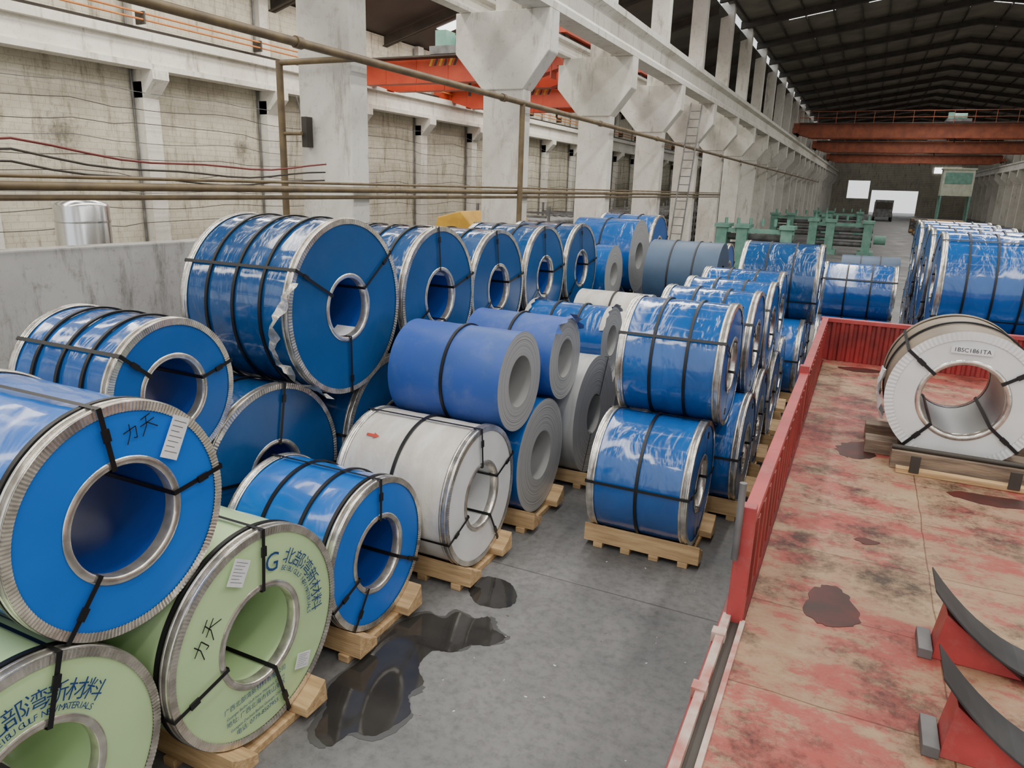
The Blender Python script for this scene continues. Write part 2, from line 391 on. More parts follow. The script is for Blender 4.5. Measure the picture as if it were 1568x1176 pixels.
def skid(x, y, L, bz=.1, R=.6, dark=False):
    mb = MB(); w = OLDWOOD if dark else WOOD
    h = bz * .55
    for k in range(4):
        c = -L + .08 + (L - .1) * k / 3
        mb.box(c - .045, c + .045, -.42 + .03 * random.random(), .44, 0, h, w)
    def zc(yy): return bz + R - math.sqrt(R * R - yy * yy) - .016
    for s in (-1, 1):
        mb.prism([(s * .2, h), (s * .40, h), (s * .385, zc(.385)), (s * .3, zc(.3)), (s * .2, zc(.2))], 'X', -L - .06, .12, w)
    mb.obj('wooden_skid', (x, y, 0), (0, 0, 0), bevel=.006)

def bott(y, R, bz=.1): return (y, bz + R, R)

# ------------------------------------------------------------------ coils: row 1
def green_text(mb, R, r, L, a0=112, da=12.5):
    arc_text(mb, '北部湾新材料', .105, a0 - 18, da, R - .215, INK)
    arc_text(mb, 'BEIBU GULF NEW MATERIALS', .042, a0 - 14, 3.1, R - .262, INK)
    put_text(mb, 'G', .16, a0, R - .26, INK)
    for k, sx in enumerate(['广西北部湾新材料有限公司', 'Guangxi Beibu Gulf New Materials Co.,Ltd', '地址: 广西北海市铁山港区', 'Gongxin Dechen Beihai Guangxi China', '电话: 0779-8507955']):
        vs, fs = glyph(sx, .04 if k % 2 == 0 else .026)
        mb.add([(.012, v[0] - .08, v[1] - R + .31 - .045 * k) for v in vs], fs, INK)
C = bott(1.47, .6); B = bott(2.72, .635); D = bott(3.94, .56); E = bott(5.125, .605); F = bott(6.335, .58); G = bott(7.62, .68)
G2 = bott(8.84, .5); G3 = bott(9.89, .5); G4 = bott(10.95, .52)
def place(name, X, b, L, r, sty, sk=True, **kw):
    coil(name, (X, b[0], b[1]), b[2], L, r, sty, **kw)
    if sk: skid(X, b[0], L, b[1] - b[2], b[2])
place('green_wrapped_steel_coil', -2.88, C, 1.1, .28, 'green', straps=(75, 190, 300), circ=0, bandblack=True, extra=lambda m, R, r, L: green_text(m, R, r, L, 128), labels=[(-55, .46, .12, .15, 10, False)])
place('green_wrapped_steel_coil', -2.82, B, 1.1, .28, 'green', straps=(86, 192, 285), circ=0, bandblack=True, extra=lambda m, R, r, L: (green_text(m, R, r, L, 76), handwriting(m, -.42, .1, .1, .9)), labels=[(108, .50, .12, .15, -30, False), (-50, .46, .12, .1, -20, False)])
place('blue_wrapped_steel_coil', -2.88, D, .97, .265, 'bright', straps=(88, 200, 235, 330), circ=2, bandblack=True, labels=[(70, 0, .22, .25, 0, True)])
def arrow_mark(m, R, r, L):
    R = R + .004
    P = [(-.93, 124), (-.86, 124), (-.86, 122.6), (-.80, 125.2), (-.86, 127.8), (-.86, 126.4), (-.93, 126.4)]
    m.add([(x, R * math.cos(math.radians(a)), R * math.sin(math.radians(a))) for x, a in P], [tuple(range(7))], REDINK)
place('white_wrapped_steel_coil', -2.66, E, 1.1, .275, 'white', straps=(95, 20, 200, 300), circ=1, labels=[], extra=arrow_mark)
place('bare_edge_steel_coil', -2.63, F, 1.1, .25, 'bluegray', straps=(), circ=0)
place('bare_edge_steel_coil', -2.53, G, 1.1, .23, 'steel', straps=(60, 240), circ=0)
place('bare_edge_steel_coil', -2.6, G2, 1.1, .22, 'steel', straps=(), circ=0)
place('bare_edge_steel_coil', -2.6, G3, 1.1, .22, 'slate', straps=(), circ=1)
place('bare_edge_steel_coil', -2.6, G4, 1.1, .25, 'steel', straps=(), circ=1)
def topc(name, X, b1, b2, R, L, r, sty, **kw):
    y, z = tangent(b1, b2, R)
    coil(name, (X, y, z), R, L, r, sty, **kw); return (y, z, R)
topc('blue_wrapped_steel_coil', -2.91, C, B, .555, 1.1, .27, 'bright', straps=(98, 8, 232), circ=0, bandblack=True,
     extra=lambda m, R, r, L: handwriting(m, .04, .36, .08, .25), labels=[(48, .43, .10, .21, -28, False)])
def flap(m, R, r, L):
    vs = []; n = 16
    for k in range(n + 1):
        a = math.radians(35 + 100 * k / n)
        e = .05 + .03 * math.sin(k * 2.1) + .02 * math.sin(k * 5.3)
        vs.append((-.002, (R + .003) * math.cos(a), (R + .003) * math.sin(a)))
        vs.append((e, (R + .02) * math.cos(a), (R + .02 + .01 * math.sin(k)) * math.sin(a)))
    m.add(vs, [(2 * k, 2 * k + 1, 2 * k + 3, 2 * k + 2) for k in range(n)], VIOLET, True)
def flapw(m, R, r, L):
    for xx in (0.0, -L + .04):
        vs = []; n = 16
        for k in range(n + 1):
            a = math.radians(45 + 110 * k / n)
            vs.append((xx - .05, (R + .004) * math.cos(a), (R + .004) * math.sin(a)))
            vs.append((xx + .02 + .015 * math.sin(k * 2.7), (R + .03) * math.cos(a), (R + .03) * math.sin(a)))
        m.add(vs, [(2 * k, 2 * k + 1, 2 * k + 3, 2 * k + 2) for k in range(n)], WHITE, True)
topc('bare_edge_steel_coil', -2.63, E, F, .46, 1.12, .235, 'violet', straps=(), circ=1)
topc('bare_edge_steel_coil', -2.61, F, G, .43, 1.0, .2, 'violet', straps=(), circ=1, extra=flap)
topc('bare_edge_steel_coil', -2.65, G, G2, .42, 1.05, .19, 'bluegray', straps=(), circ=2, extra=flapw)
topc('bare_edge_steel_coil', -2.62, G2, G3, .38, 1.05, .2, 'whitegray', straps=(), circ=1)
topc('bare_edge_steel_coil', -2.66, G3, G4, .42, 1.1, .2, 'whitegray', straps=(), circ=1)

# ---- row 2
X2 = -3.98; Z2 = .16
T0 = bott(2.78, .65, Z2); T = bott(4.22, .76, Z2); U = bott(5.75, .745, Z2); r2 = [T0, T, U]
for y in (7.22, 8.66, 10.1, 11.54, 12.98, 14.42, 15.86): r2.append(bott(y, .70, Z2))
for i, b in enumerate(r2):
    place('blue_wrapped_steel_coil', X2 - (.11 if i == 1 else .04 * (i % 2)), b, 1.1, .27, 'dark', straps=(80, 170, 260, 350), circ=2, near=i < 4)
topc('blue_wrapped_steel_coil', -4.1, T0, T, .505, .99, .24, 'blue', straps=(15, 140, 250), circ=3, bandblack=False)
def film_strip(m, R, r, L):
    n = 30; vs = []
    for k in range(n + 1):
        t = k / n; a = math.radians(158 + 84 * t)
        s = math.sin(PI * min(1, t * 1.15)) if t < .87 else math.sin(PI * .9999) 
        x = .02 - .20 * math.sin(PI * t) ** 1.2 + .01 * math.sin(k * 1.7)
        rr = R + .03 + .03 * math.sin(PI * t) + .008 * math.sin(k * 2.9)
        vs.append((x, rr * math.cos(a), rr * math.sin(a)))
        x2 = x + .075 + .02 * math.sin(k * 1.3)
        rr += .035 * math.sin(k * .9)
        vs.append((x2, rr * math.cos(a), rr * math.sin(a)))
    m.add(vs, [(2 * k, 2 * k + 1, 2 * k + 3, 2 * k + 2) for k in range(n)], FOIL, True)
topc('blue_wrapped_steel_coil', -3.93, T, U, .745, 1.15, .26, 'dark', straps=(35, 150, 270), circ=3, labels=[(285, 0, .2, .2, 0, True)], extra=film_strip)
topc('blue_wrapped_steel_coil', -3.95, U, r2[3], .71, 1.05, .27, 'dark', straps=(15, 95, 205, 285), circ=3, labels=[(70, 0, .2, .2, 0, True)])
for k, (R, sty) in enumerate([(.69, 'dark'), (.69, 'dark'), (.68, 'dark')]):
    topc('blue_wrapped_steel_coil', -3.95, r2[3 + k], r2[4 + k], R, 1.05, .26, sty, straps=(10, 100, 215, 280), circ=2, labels=[(70, 0, .2, .2, 0, True)])
topc('bare_edge_steel_coil', -3.87, r2[6], r2[7], .5, 1.0, .2, 'bluegray', straps=(), circ=2, near=False)
topc('bare_edge_steel_coil', -3.85, r2[7], r2[8], .68, 1.2, .25, 'bluegray', straps=(), circ=1, near=False)
topc('blue_wrapped_steel_coil', -3.85, r2[8], r2[9], .7, 1.2, .25, 'blue', straps=(20, 200), circ=2, near=False)
# ---- row by the aisle
ys = [6.41, 7.62, 8.82, 10.0, 11.18]
ra = [bott(y, .58) for y in ys]
for i, b in enumerate(ra):
    place('blue_wrapped_steel_coil', [-1.06, -.84, -.86, -.84, -.88][i], b, [.9, .95, 1, 1, 1][i], .24, 'blue', straps=(85, 175, 265, 355), circ=[1, 2, 2, 2, 2][i], near=i < 3)
for i in range(4):
    topc('blue_wrapped_steel_coil', [-.99, -.93, -.9, -.92][i], ra[i], ra[i + 1], [.58, .57, .56, .57][i], [.96, 1.0, 1.05, 1.05][i], .24, 'blue', straps=(60, 150, 240, 330), circ=2, near=i < 3)
rb = [bott(12.42, .62), bott(13.72, .62)]
for b in rb: place('blue_wrapped_steel_coil', -.7, b, 1.2, .24, 'blue', straps=(85, 175, 265, 355), circ=2, near=False)
topc('blue_wrapped_steel_coil', -.58, rb[0], rb[1], .66, 1.23, .25, 'dark', straps=(20, 200), circ=2, near=False)
sl = [bott(12.6, .6), bott(13.88, .6), bott(15.16, .6)]
for b in sl: place('slate_wrapped_steel_coil', -2.25, b, 1.25, .25, 'slate', straps=(), circ=2, near=False)
topc('slate_wrapped_steel_coil', -2.2, sl[0], sl[1], .64, 1.25, .25, 'slate', straps=(), circ=2, near=False)
topc('blue_wrapped_steel_coil', -2.3, sl[1], sl[2], .6, 1.2, .25, 'blue', straps=(20, 200), circ=2, near=False)
fr = [bott(14.4, .53), bott(15.5, .53), bott(16.6, .53), bott(17.7, .53)]
for b in fr: place('blue_wrapped_steel_coil', .6, b, 1.2, .24, 'blue', straps=(60, 240), circ=2, near=False)
topc('blue_wrapped_steel_coil', .6, fr[0], fr[1], .53, 1.22, .24, 'blue', straps=(60, 150), circ=2, near=False)
topc('slate_wrapped_steel_coil', .7, fr[2], fr[3], .53, 1.1, .24, 'slate', straps=(60, 240), circ=2, near=False)
rs = [bott(11.25 + 1.5 * k, .73) for k in range(6)]
for i, b in enumerate(rs):
    coil('blue_wrapped_steel_coil', (.97, b[0], b[1]), b[2], 1.3, .25, 'blue', straps=(60, 150, 240, 330), circ=3, rotz=180, near=i < 1); skid(2.27, b[0], 1.3, .1, b[2], True)
for i in range(5):
    topc('blue_wrapped_steel_coil', .95 - .04 * (i % 2), rs[i], rs[i + 1], .73, 1.3, .25, 'blue', straps=(60, 150, 240, 330), circ=3, rotz=180, near=i < 1)
rs3 = [bott(11.35 + 1.5 * k, .72) for k in range(6)]
for i, b in enumerate(rs3):
    coil('blue_wrapped_steel_coil', (2.6, b[0], b[1]), b[2], 1.3, .25, 'dark', straps=(60, 240), circ=2, rotz=180, near=False); skid(3.9, b[0], 1.3, .1, b[2], True)

# ------------------------------------------------------------------ floor / puddles
mb = MB(); mb.box(-18.3, 17.3, -8, 185, -.2, 0, FLOORM); mb.obj('floor')
def blob(name, pts, z, m, jit=.03, sub=10, seed=1):
    rnd = random.Random(seed); P = [Vector(p) for p in pts]; n = len(P); out = []
    for i in range(n):
        p0, p1, p2, p3 = P[i - 1], P[i], P[(i + 1) % n], P[(i + 2) % n]
        for k in range(sub):
            t = k / sub
            q = .5 * ((2 * p1) + (p2 - p0) * t + (2 * p0 - 5 * p1 + 4 * p2 - p3) * t * t + (3 * p1 - p0 - 3 * p2 + p3) * t ** 3)
            out.append((q.x + rnd.uniform(-jit, jit), q.y + rnd.uniform(-jit, jit)))
    mb = MB(); mb.prism(out, 'Z', z, z + .0015, m); mb.obj(name)
P1 = [(-2.02, 4.32), (-2.08, 4.18), (-2.2, 4.12), (-2.28, 3.98), (-2.42, 3.92), (-2.4, 3.72), (-2.28, 3.6), (-2.3, 3.45), (-2.2, 3.3), (-2.28, 3.05), (-2.42, 3.0), (-2.47, 2.85), (-2.62, 2.9), (-2.7, 3.1), (-2.82, 3.3), (-2.8, 3.7), (-2.85, 4.0), (-2.72, 4.3), (-2.55, 4.32), (-2.5, 4.45), (-2.35, 4.42), (-2.25, 4.5), (-2.15, 4.38)]
P2 = [(-2.16, 4.82), (-2.2, 4.68), (-2.35, 4.62), (-2.48, 4.66), (-2.6, 4.8), (-2.62, 4.95), (-2.5, 5.05), (-2.3, 5.02)]
blob('damp_floor_patch', [(p[0] + (.03 if p[0] > -2.4 else -.03), p[1] + (.02 if p[1] > 3.7 else -.04)) for p in P1], .0008, DAMP, .01, 8, 5)
blob('water_puddle', P1, .0025, WATER, .006, 8, 2)
blob('water_puddle', P2, .0025, WATER, .006, 8, 3)
mb = MB(); rnd = random.Random(12)
for k in range(32):
    x = rnd.uniform(-2.2, -.45); y = rnd.uniform(2.3, 6.0); s = rnd.uniform(.003, .011); a = rnd.uniform(0, 6)
    mb.box(-s, s, -s * .4, s * .4, 0, .004, PAPER if k % 3 else OLDWOOD, Matrix.Translation((x, y, 0)) @ Matrix.Rotation(a, 4, 'Z'))
mb.obj('floor_debris')

# ------------------------------------------------------------------ left hall shell
YEND = 165
mb = MB(); mb.box(-18.3, -18, -8, YEND, 0, 8.7, WALLM); mb.obj('wall_left')
mb = MB()
for k in range(-4, 34):
    y = 14.45 + 4.5 * k
    mb.box(-18, -17.65, y - .25, y + .25, 0, 5.6, CONC)
    mb.prism([(-18, 5.2), (-17.65, 5.2), (-17.2, 5.65), (-17.2, 5.88), (-18, 5.88)], 'Y', y - .25, y + .25, CONC)
    mb.box(-18, -17.8, y - .2, y + .2, 5.88, 8.7, CONC)
    mb.cyl((-17.92, y - .33, 0), (-17.92, y - .33, 8.6), .035, MGRAY, 8)
mb.obj('wall_pilasters')
mb = MB()
mb.box(-17.75, -17.25, -8, YEND, 5.88, 6.02, CONC); mb.box(-17.62, -17.38, -8, YEND, 6.02, 6.55, CONC); mb.box(-17.8, -17.2, -8, YEND, 6.55, 6.76, CONC)
mb.box(-17.55, -17.45, -8, YEND, 6.76, 6.88, DARKST)
mb.obj('crane_runway_beam')
mb = MB()
for z in (7.15, 7.0): mb.cyl((-17.12, -8, z), (-17.12, YEND, z), .025, ORWIRE, 6)
for k in range(0, 42): mb.box(-17.4, -17.08, -6 + 4 * k, -5.95 + 4 * k, 6.9, 7.2, DARKST)
mb.obj('crane_conductor_rail')
mb = MB(); rnd = random.Random(4)
for q in range(9):
    z0 = 5.4 - .42 * q; pts = []
    for k in range(-8, 180):
        y = k * .55
        s = ((y / 4.5 + .29) % 1.0); sag = (.1 + .05 * math.sin(int(y / 4.5) * 3 + q)) * (4 * s * (1 - s))
        pts.append((-17.55, y, z0 - sag + .03 * math.sin(q * 3 + y)))
    mb.tube(pts, .009, DARKST if q % 3 else MGRAY, 4)
mb.obj('wall_cables')
mb = MB()
mb.prism([(-6, 0), (9.0, 0), (9.0, 2.50), (7.5, 2.50), (6.6, 2.48), (4.4, 2.50), (3.2, 2.46), (-6, 2.48)], 'X', -7.85, -7.6, GRAYC)
mb.obj('low_concrete_partition', bevel=.02)
YC = [9.72 + 6.13 * k for k in range(-2, 26)]
def column(x0, x1, y, first=False, inner=True):
    mb = MB(); d = .42
    mb.box(x0, x1, y - d / 2, y + d / 2, 0, 6.1, CONC)
    zb = 6.05 if first else 5.33
    mb.prism([(x0, zb), (x1, zb), (x1 + .6, max(zb + .3, 6.1)), (x1 + .6, 6.95), (x0 - .7, 6.95), (x0 - .7, max(zb + .3, 6.1))], 'Y', y - d / 2 - .06, y + d / 2 + .06, CONC)
    mb.box(x0 + .25, x1 - .1, y - d / 2 + .02, y + d / 2 - .02, 6.95, 12.3, CONC)
    mb.obj('concrete_column', bevel=.02)
for k, y in enumerate(YC): column(-8.3, -7.3, y, k <= 2)
for y in YC: column(15.9, 16.9, y)
def runway(x, z=6.95, s=1.0, name='crane_runway_beam'):
    mb = MB()
    p = [(-.28, 0), (.28, 0), (.28, .15), (.12, .3), (.12, .68), (.32, .78), (.32, .95), (-.32, .95), (-.32, .78), (-.12, .68), (-.12, .3), (-.28, .15)]
    mb.prism([(x + a * s, z + b * s) for a, b in p], 'Y', -8, YEND, CONC)
    mb.box(x - .05, x + .05, -8, YEND, z + .95 * s, z + .95 * s + .1, DARKST)
    mb.obj(name)
runway(-6.98); runway(-8.75, 6.95, .5); runway(15.55)
# roof
mb = MB()
def roofstrip(xa, za, xb, zb, m, t=.06, y0=-8, y1=YEND):
    mb.prism([(xa, za), (xb, zb), (xb, zb + t), (xa, za + t)], 'Y', y0, y1, m)
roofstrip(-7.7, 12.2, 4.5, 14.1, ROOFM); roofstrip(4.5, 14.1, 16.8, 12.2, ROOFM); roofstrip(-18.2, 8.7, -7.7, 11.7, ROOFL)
mb.obj('ceiling')
mb = MB()
y = -5
while y < YEND:
    for (xa, za, xb, zb) in ((-7.7, 12.2, 4.5, 14.1), (4.5, 14.1, 16.8, 12.2), (-18.0, 8.75, -7.7, 11.7)):
        h = .42
        mb.prism([(xa, za - h), (xb, zb - h), (xb, zb - .05), (xa, za - .05)], 'Y', y - .05, y + .05, DARKST)
        mb.prism([(xa, za - h), (xb, zb - h), (xb, zb - h + .03), (xa, za - h + .03)], 'Y', y - .15, y + .15, DARKST)
    y += 6.13
for i in range(9):
    for sx in (1, -1):
        x = 4.5 + sx * (1.0 + 1.35 * i); z = 14.1 - (abs(x - 4.5)) * .1557
        mb.box(x - .03, x + .03, -8, YEND, z - .18, z - .04, DARKST)
mb.obj('roof_trusses')
mb = MB()
for k in range(0, 27):
    y = -3.2 + 6.13 * k
    for (a, b) in ((-5.5, -3.2), (-1.6, .8), (2.4, 6.6), (8.2, 10.6), (12.2, 14.5)):
        for (a1, b1) in (((a, 4.5), (4.5, b)) if a < 4.5 < b else ((a, b),)):
            za = 14.1 - abs(a1 - 4.5) * .1557 - .03; zb = 14.1 - abs(b1 - 4.5) * .1557 - .03
            mb.prism([(a1, za), (b1, zb), (b1, zb + .02), (a1, za + .02)], 'Y', y - .25, y + .25, SKYL)
    a, b = -16.5, -11.5; za = 8.7 + (a + 18.2) * .2857 - .03; zb = 8.7 + (b + 18.2) * .2857 - .03
    mb.prism([(a, za), (b, zb), (b, zb + .02), (a, za + .02)], 'Y', y - .4, y + .4, SKYL)
mb.obj('window_skylights')
mb = MB(); YW = 160
mb.box(-18.2, -4.6, YW, YW + .3, 0, 14, WALLM); mb.box(7.6, 17, YW, YW + .3, 0, 14, WALLM); mb.box(-.8, 7.6, YW, YW + .3, 4.5, 14, WALLM)
mb.box(-4.6, -.8, YW, YW + .3, 0, 2.9, WALLM); mb.box(-4.6, -.8, YW, YW + .3, 6.2, 14, WALLM); mb.box(-.8, -.3, YW, YW + .3, 0, 4.5, WALLM)
mb.obj('wall_far')
mb = MB(); mb.box(9.5, 14, YW - .1, YW - .02, 7.8, 8.8, GLASSW)
for i in range(4): mb.box(9.5 + 1.5 * i - .05, 9.5 + 1.5 * i + .05, YW - .14, YW - .1, 7.7, 8.9, DARKST)
mb.obj('window_1')
mb = MB(); mb.box(17, 17.3, -8, YEND, 0, 12.4, WALLM); mb.obj('wall_right')

# ------------------------------------------------------------------ overhead cranes
def crane(y, x0, x1, z, m, h=.75, zt=None, rail=True, name='overhead_crane'):
    mb = MB()
    for s in (-.9, .9):
        mb.prism([(x0 + .45, z + .3), (x0 + 1.5, z), (x1 - 1.5, z), (x1 - .45, z + .3), (x1 - .45, z + h), (x0 + .45, z + h)], 'Y', y + s - .2, y + s + .2, m)
        mb.box(x0 + .45, x1 - .45, y + s - .05, y + s + .05, z + h, z + h + .06, DARKST)
        for k in range(int((x1 - x0) / 1.2)): mb.box(x0 + 1.2 + k * 1.2, x0 + 1.24 + k * 1.2, y + s - .215, y + s + .215, z + .02, z + h, m)
    for x in (x0, x1 - .4):
        zz = zt if zt and x > x0 else z + .35
        mb.box(x, x + .4, y - 1.8, y + 1.8, zz, zz + .42, m)
        mb.box(x + (.0 if x == x0 else -.12), x + (.5 if x == x0 else .1), y - 1.2, y + 1.2, z + .35, max(zz + .42, z + h), m)
        for yy in (y - 1.4, y + 1.4): mb.cyl((x + .12, yy, zz + .05), (x + .28, yy, zz + .05), .18, DARKST, 16)
    mb.box(x0 + .5, x1 - .5, y - 1.6, y - 1.15, z + h - .1, z + h - .05, DARKST)
    if rail:
        for q in (.5, 1.0): mb.cyl((x0 + .5, y - 1.6, z + h + q - .1), (x1 - .5, y - 1.6, z + h + q - .1), .025, m, 6)
        n = int((x1 - x0) / 1.5)
        for i in range(n + 1):
            x = x0 + .5 + (x1 - x0 - 1) * i / n; mb.cyl((x, y - 1.6, z + h - .1), (x, y - 1.6, z + h + .9), .02, m, 6)
    else:
        # hazard striping painted along part of the girder web
        for k in range(6):
            xs = x0 + (x1 - x0) * .45 + k * .18
            mb.prism([(xs, z + h - .3), (xs + .09, z + h - .3), (xs + .19, z + h - .06), (xs + .10, z + h - .06)], 'Y', y - 1.104, y - 1.1, [MYEL, DARKST][k % 2])
    xm = x0 + (x1 - x0) * .55
    mb.box(xm - .9, xm + .9, y - 1.1, y + 1.1, z + h + .06, z + h + .3, MGRAY)
    mb.cyl((xm - .6, y, z + h + .5), (xm + .6, y, z + h + .5), .3, MGREEN, 16)
    mb.box(xm - .8, xm - .4, y - .9, y - .3, z + h + .3, z + h + .8, MGREEN)
    for dx in (-.12, .12): mb.cyl((xm + dx, y, z + h + .4), (xm + dx, y, z + .4), .012, DARKST, 6)
    mb.box(xm - .22, xm + .22, y - .12, y + .12, z + .1, z + .5, MYEL)
    mb.cyl((xm, y, z + .1), (xm, y, z - .3), .05, DARKST, 8)
    mb.obj(name)
crane(22.9, -17.7, -8.55, 6.42, CRED, .8, 7.55, False)
crane(30.6, -17.7, -8.55, 6.42, CRED, .8, 7.55, False)
crane(73, -7.15, 15.75, 8.1, CORA, 1.2)
crane(96, -7.15, 15.75, 8.1, CORA, 1.2)
crane(125, -7.15, 15.75, 8.1, CORA, 1.2)

# ------------------------------------------------------------------ pipes
mb = MB()
mb.cyl((-7.1, -6, 5.0), (-7.1, 110, 5.0), .06, PIPE, 12)
for k in range(19): mb.cyl((-7.1, 2 + 6.1 * k, 5.0), (-7.1, 2.12 + 6.1 * k, 5.0), .08, PIPE, 12)
mb.cyl((-7.1, 9.32, 4.98), (-8.5, 9.32, 4.98), .045, PIPE, 10); mb.cyl((-8.5, 9.32, 5.02), (-8.5, 9.32, .0), .055, PIPE, 12)
mb.cyl((-7.1, 15.2, 5.0), (-7.1, 15.2, .0), .06, PIPE, 12)
mb.cyl((-8.5, 9.32, 3.95), (-8.1, 9.3, 3.95), .03, PIPE, 8)
mb.obj('overhead_gas_pipe')
mb = MB(); mb.box(-8.15, -8.05, 9.36, 9.5, 3.75, 4.2, DARKST); mb.obj('pipe_bracket')
mb = MB()
for (x, z, r) in ((-7.2, 3.13, .045), (-7.24, 3.02, .03), (-7.22, 3.22, .02)):
    mb.cyl((x, -6, z), (x, 40, z), r, PIPE, 10)
mb.obj('horizontal_pipes')
mb = MB()
for q, m in enumerate((REDW, DARKST, DARKST)):
    pts = []
    for k in range(0, 40):
        y = -5 + k * .38; s = ((y + 1) / 5.4) % 1
        pts.append((-7.45 - .02 * q, y, 3.56 - .1 * q - .18 * 4 * s * (1 - s) + .02 * math.sin(y * 3 + q)))
    pts = [p for p in pts if p[1] < 9.3]
    mb.tube(pts, .013, m, 6)
mb.obj('hanging_cables')

# ------------------------------------------------------------------ stainless tank, machines
mb = MB(); M = Matrix.Rotation(-PI / 2, 4, 'Y')
mb.lathe([(0, .42), (2.72, .42), (2.76, .40), (2.86, .2), (2.88, .02)], STAIN, 48, True, M=M)
mb.lathe([(2.45, .425), (2.47, .43), (2.49, .425)], STAIN, 48, True, M=M)
mb.obj('stainless_tank', (-12, 8.25, 0))
mb = MB()
mb.box(-.9, .9, -.7, .7, .3, 1.5, MYEL); mb.prism([(-.9, 1.5), (.7, 1.5), (.6, 1.95), (0, 2.55), (-.75, 2.35)], 'Y', -.6, .6, MYEL)
mb.cyl((.5, 0, 1.9), (1.6, -.3, 2.8), .12, MYEL, 10); mb.cyl((1.6, -.3, 2.8), (2.1, -.4, 1.9), .1, MYEL, 10)
for x in (-.7, .7):
    for y in (-.7, .7): mb.cyl((x, y - .12, .35), (x, y + .12, .35), .35, RUBBER, 20)
mb.obj('yellow_machine', (-10.2, 18.6, 0), bevel=.03)
def machine(x, y, w, name='green_slitting_machine', seed=0):
    mb = MB()
    for sx in (-w / 2, -w / 6 - .2, w / 2 - .5):
        mb.box(sx, sx + .45, -.6, .6, 0, 1.8, MGREEN); mb.box(sx - .08, sx + .53, -.7, .7, 1.8, 1.95, MGREEN); mb.box(sx - .2, sx + .65, -1.0, 1.0, 0, .25, MGREEN)
    for z in (.6, 1.0, 1.4): mb.cyl((-w / 2, 0, z), (w / 2, 0, z), .15, MGRAY, 16)
    mb.box(-w / 2, w / 2, -.5, -.3, 1.6, 1.78, MGREEN); mb.cyl((w / 2 + .1, 0, .9), (w / 2 + .7, 0, .9), .25, MGREEN, 16)
    for i in range(6): mb.cyl((-w / 2 + .3 + i * (w - .6) / 5, 0, 1.9), (-w / 2 + .3 + i * (w - .6) / 5, 0, 2.2), .07, MGREEN, 10)
    mb.obj(name, (x, y, 0))
machine(-4.4, 34, 3.2); machine(-1.4, 47, 3.4); machine(-4.5, 58, 4); machine(-2.5, 72, 4)
mb = MB(); mb.box(-1.4, 1.4, -1.2, 1.2, 3.6, 6.2, CREAM); mb.box(-1.2, 1.2, -1.23, -1.2, 4.8, 5.9, MGREEN); mb.box(-1.5, 1.5, -1.3, 1.3, 6.2, 6.35, CREAM)
for x in (-1.3, 1.3):
    for y in (-1.1, 1.1): mb.box(x - .08, x + .08, y - .08, y + .08, 0, 3.6, MGREEN)
mb.obj('control_booth', (7.6, 90, 0))
mb = MB(); rnd = random.Random(5)
for k in range(12):
    y = 27 + k * 5; x = rnd.uniform(3.2, 4.2)
    for j in range(rnd.randint(2, 5)):
        mb.box(x, x + 2.5, y, y + 2.2, .12 + j * .32, .12 + j * .32 + .26, [WOOD, MGRAY, OLDWOOD][rnd.randint(0, 2)])
        for yy in (y + .3, y + 1.8): mb.box(x, x + 2.5, yy, yy + .1, j * .32, .12 + j * .32, WOOD)
mb.obj('stacked_sheet_bundles')
mb = MB()
mb.box(-1.2, 1.2, 0, 7, .9, 1.1, DARKST); mb.box(-1.2, 1.2, 1.0, 7, 1.1, 2.6, REDP); mb.box(-1.15, 1.15, -1.9, -.1, .6, 2.9, MGRAY); mb.box(-1.0, 1.0, -1.93, -1.9, 1.7, 2.6, DARKST)
for x in (-1.1, 1.1):
    for y in (-1.0, 4.8, 6.0): mb.cyl((x - .13, y, .5), (x + .13, y, .5), .5, RUBBER, 20)
mb.obj('parked_lorry', (1.6, 118, 0))
mb = MB()
for k in range(9):
    y = 24 + 6.1 * k
    for j in range(5):
        for i in range(8): mb.cyl((-10.5 - .32 * i, y, .3 + .42 * j), (-10.5 - .32 * i, y + 4.5, .3 + .42 * j), .13, MGRAY, 8)
    for yy in (y + .3, y + 4.2):
        for j in range(6): mb.box(-13, -10.3, yy, yy + .08, .08 + .42 * j, .16 + .42 * j, MGRAY)
        for xx in (-13.1, -10.25): mb.box(xx, xx + .08, yy, yy + .08, 0, 2.6, MGRAY)
mb.obj('pipe_storage_racks')
def ladder(p0, p1, wv):
    mb = MB(); p0 = Vector(p0); p1 = Vector(p1); n = int((p1 - p0).length / .3)
    wv = Vector(wv)
    mb.cyl(p0, p1, .025, MGRAY, 6); mb.cyl(p0 + wv, p1 + wv, .025, MGRAY, 6)
    for i in range(1, n):
        p = p0.lerp(p1, i / n); mb.cyl(p, p + wv, .016, MGRAY, 6)
    mb.obj('steel_ladder')
ladder((-6.5, 26.6, 0), (-6.5, 28.6, 6.4), (.4, 0, 0)); ladder((-17.05, 21.6, 0), (-17.05, 19.4, 5.8), (0, .5, 0))

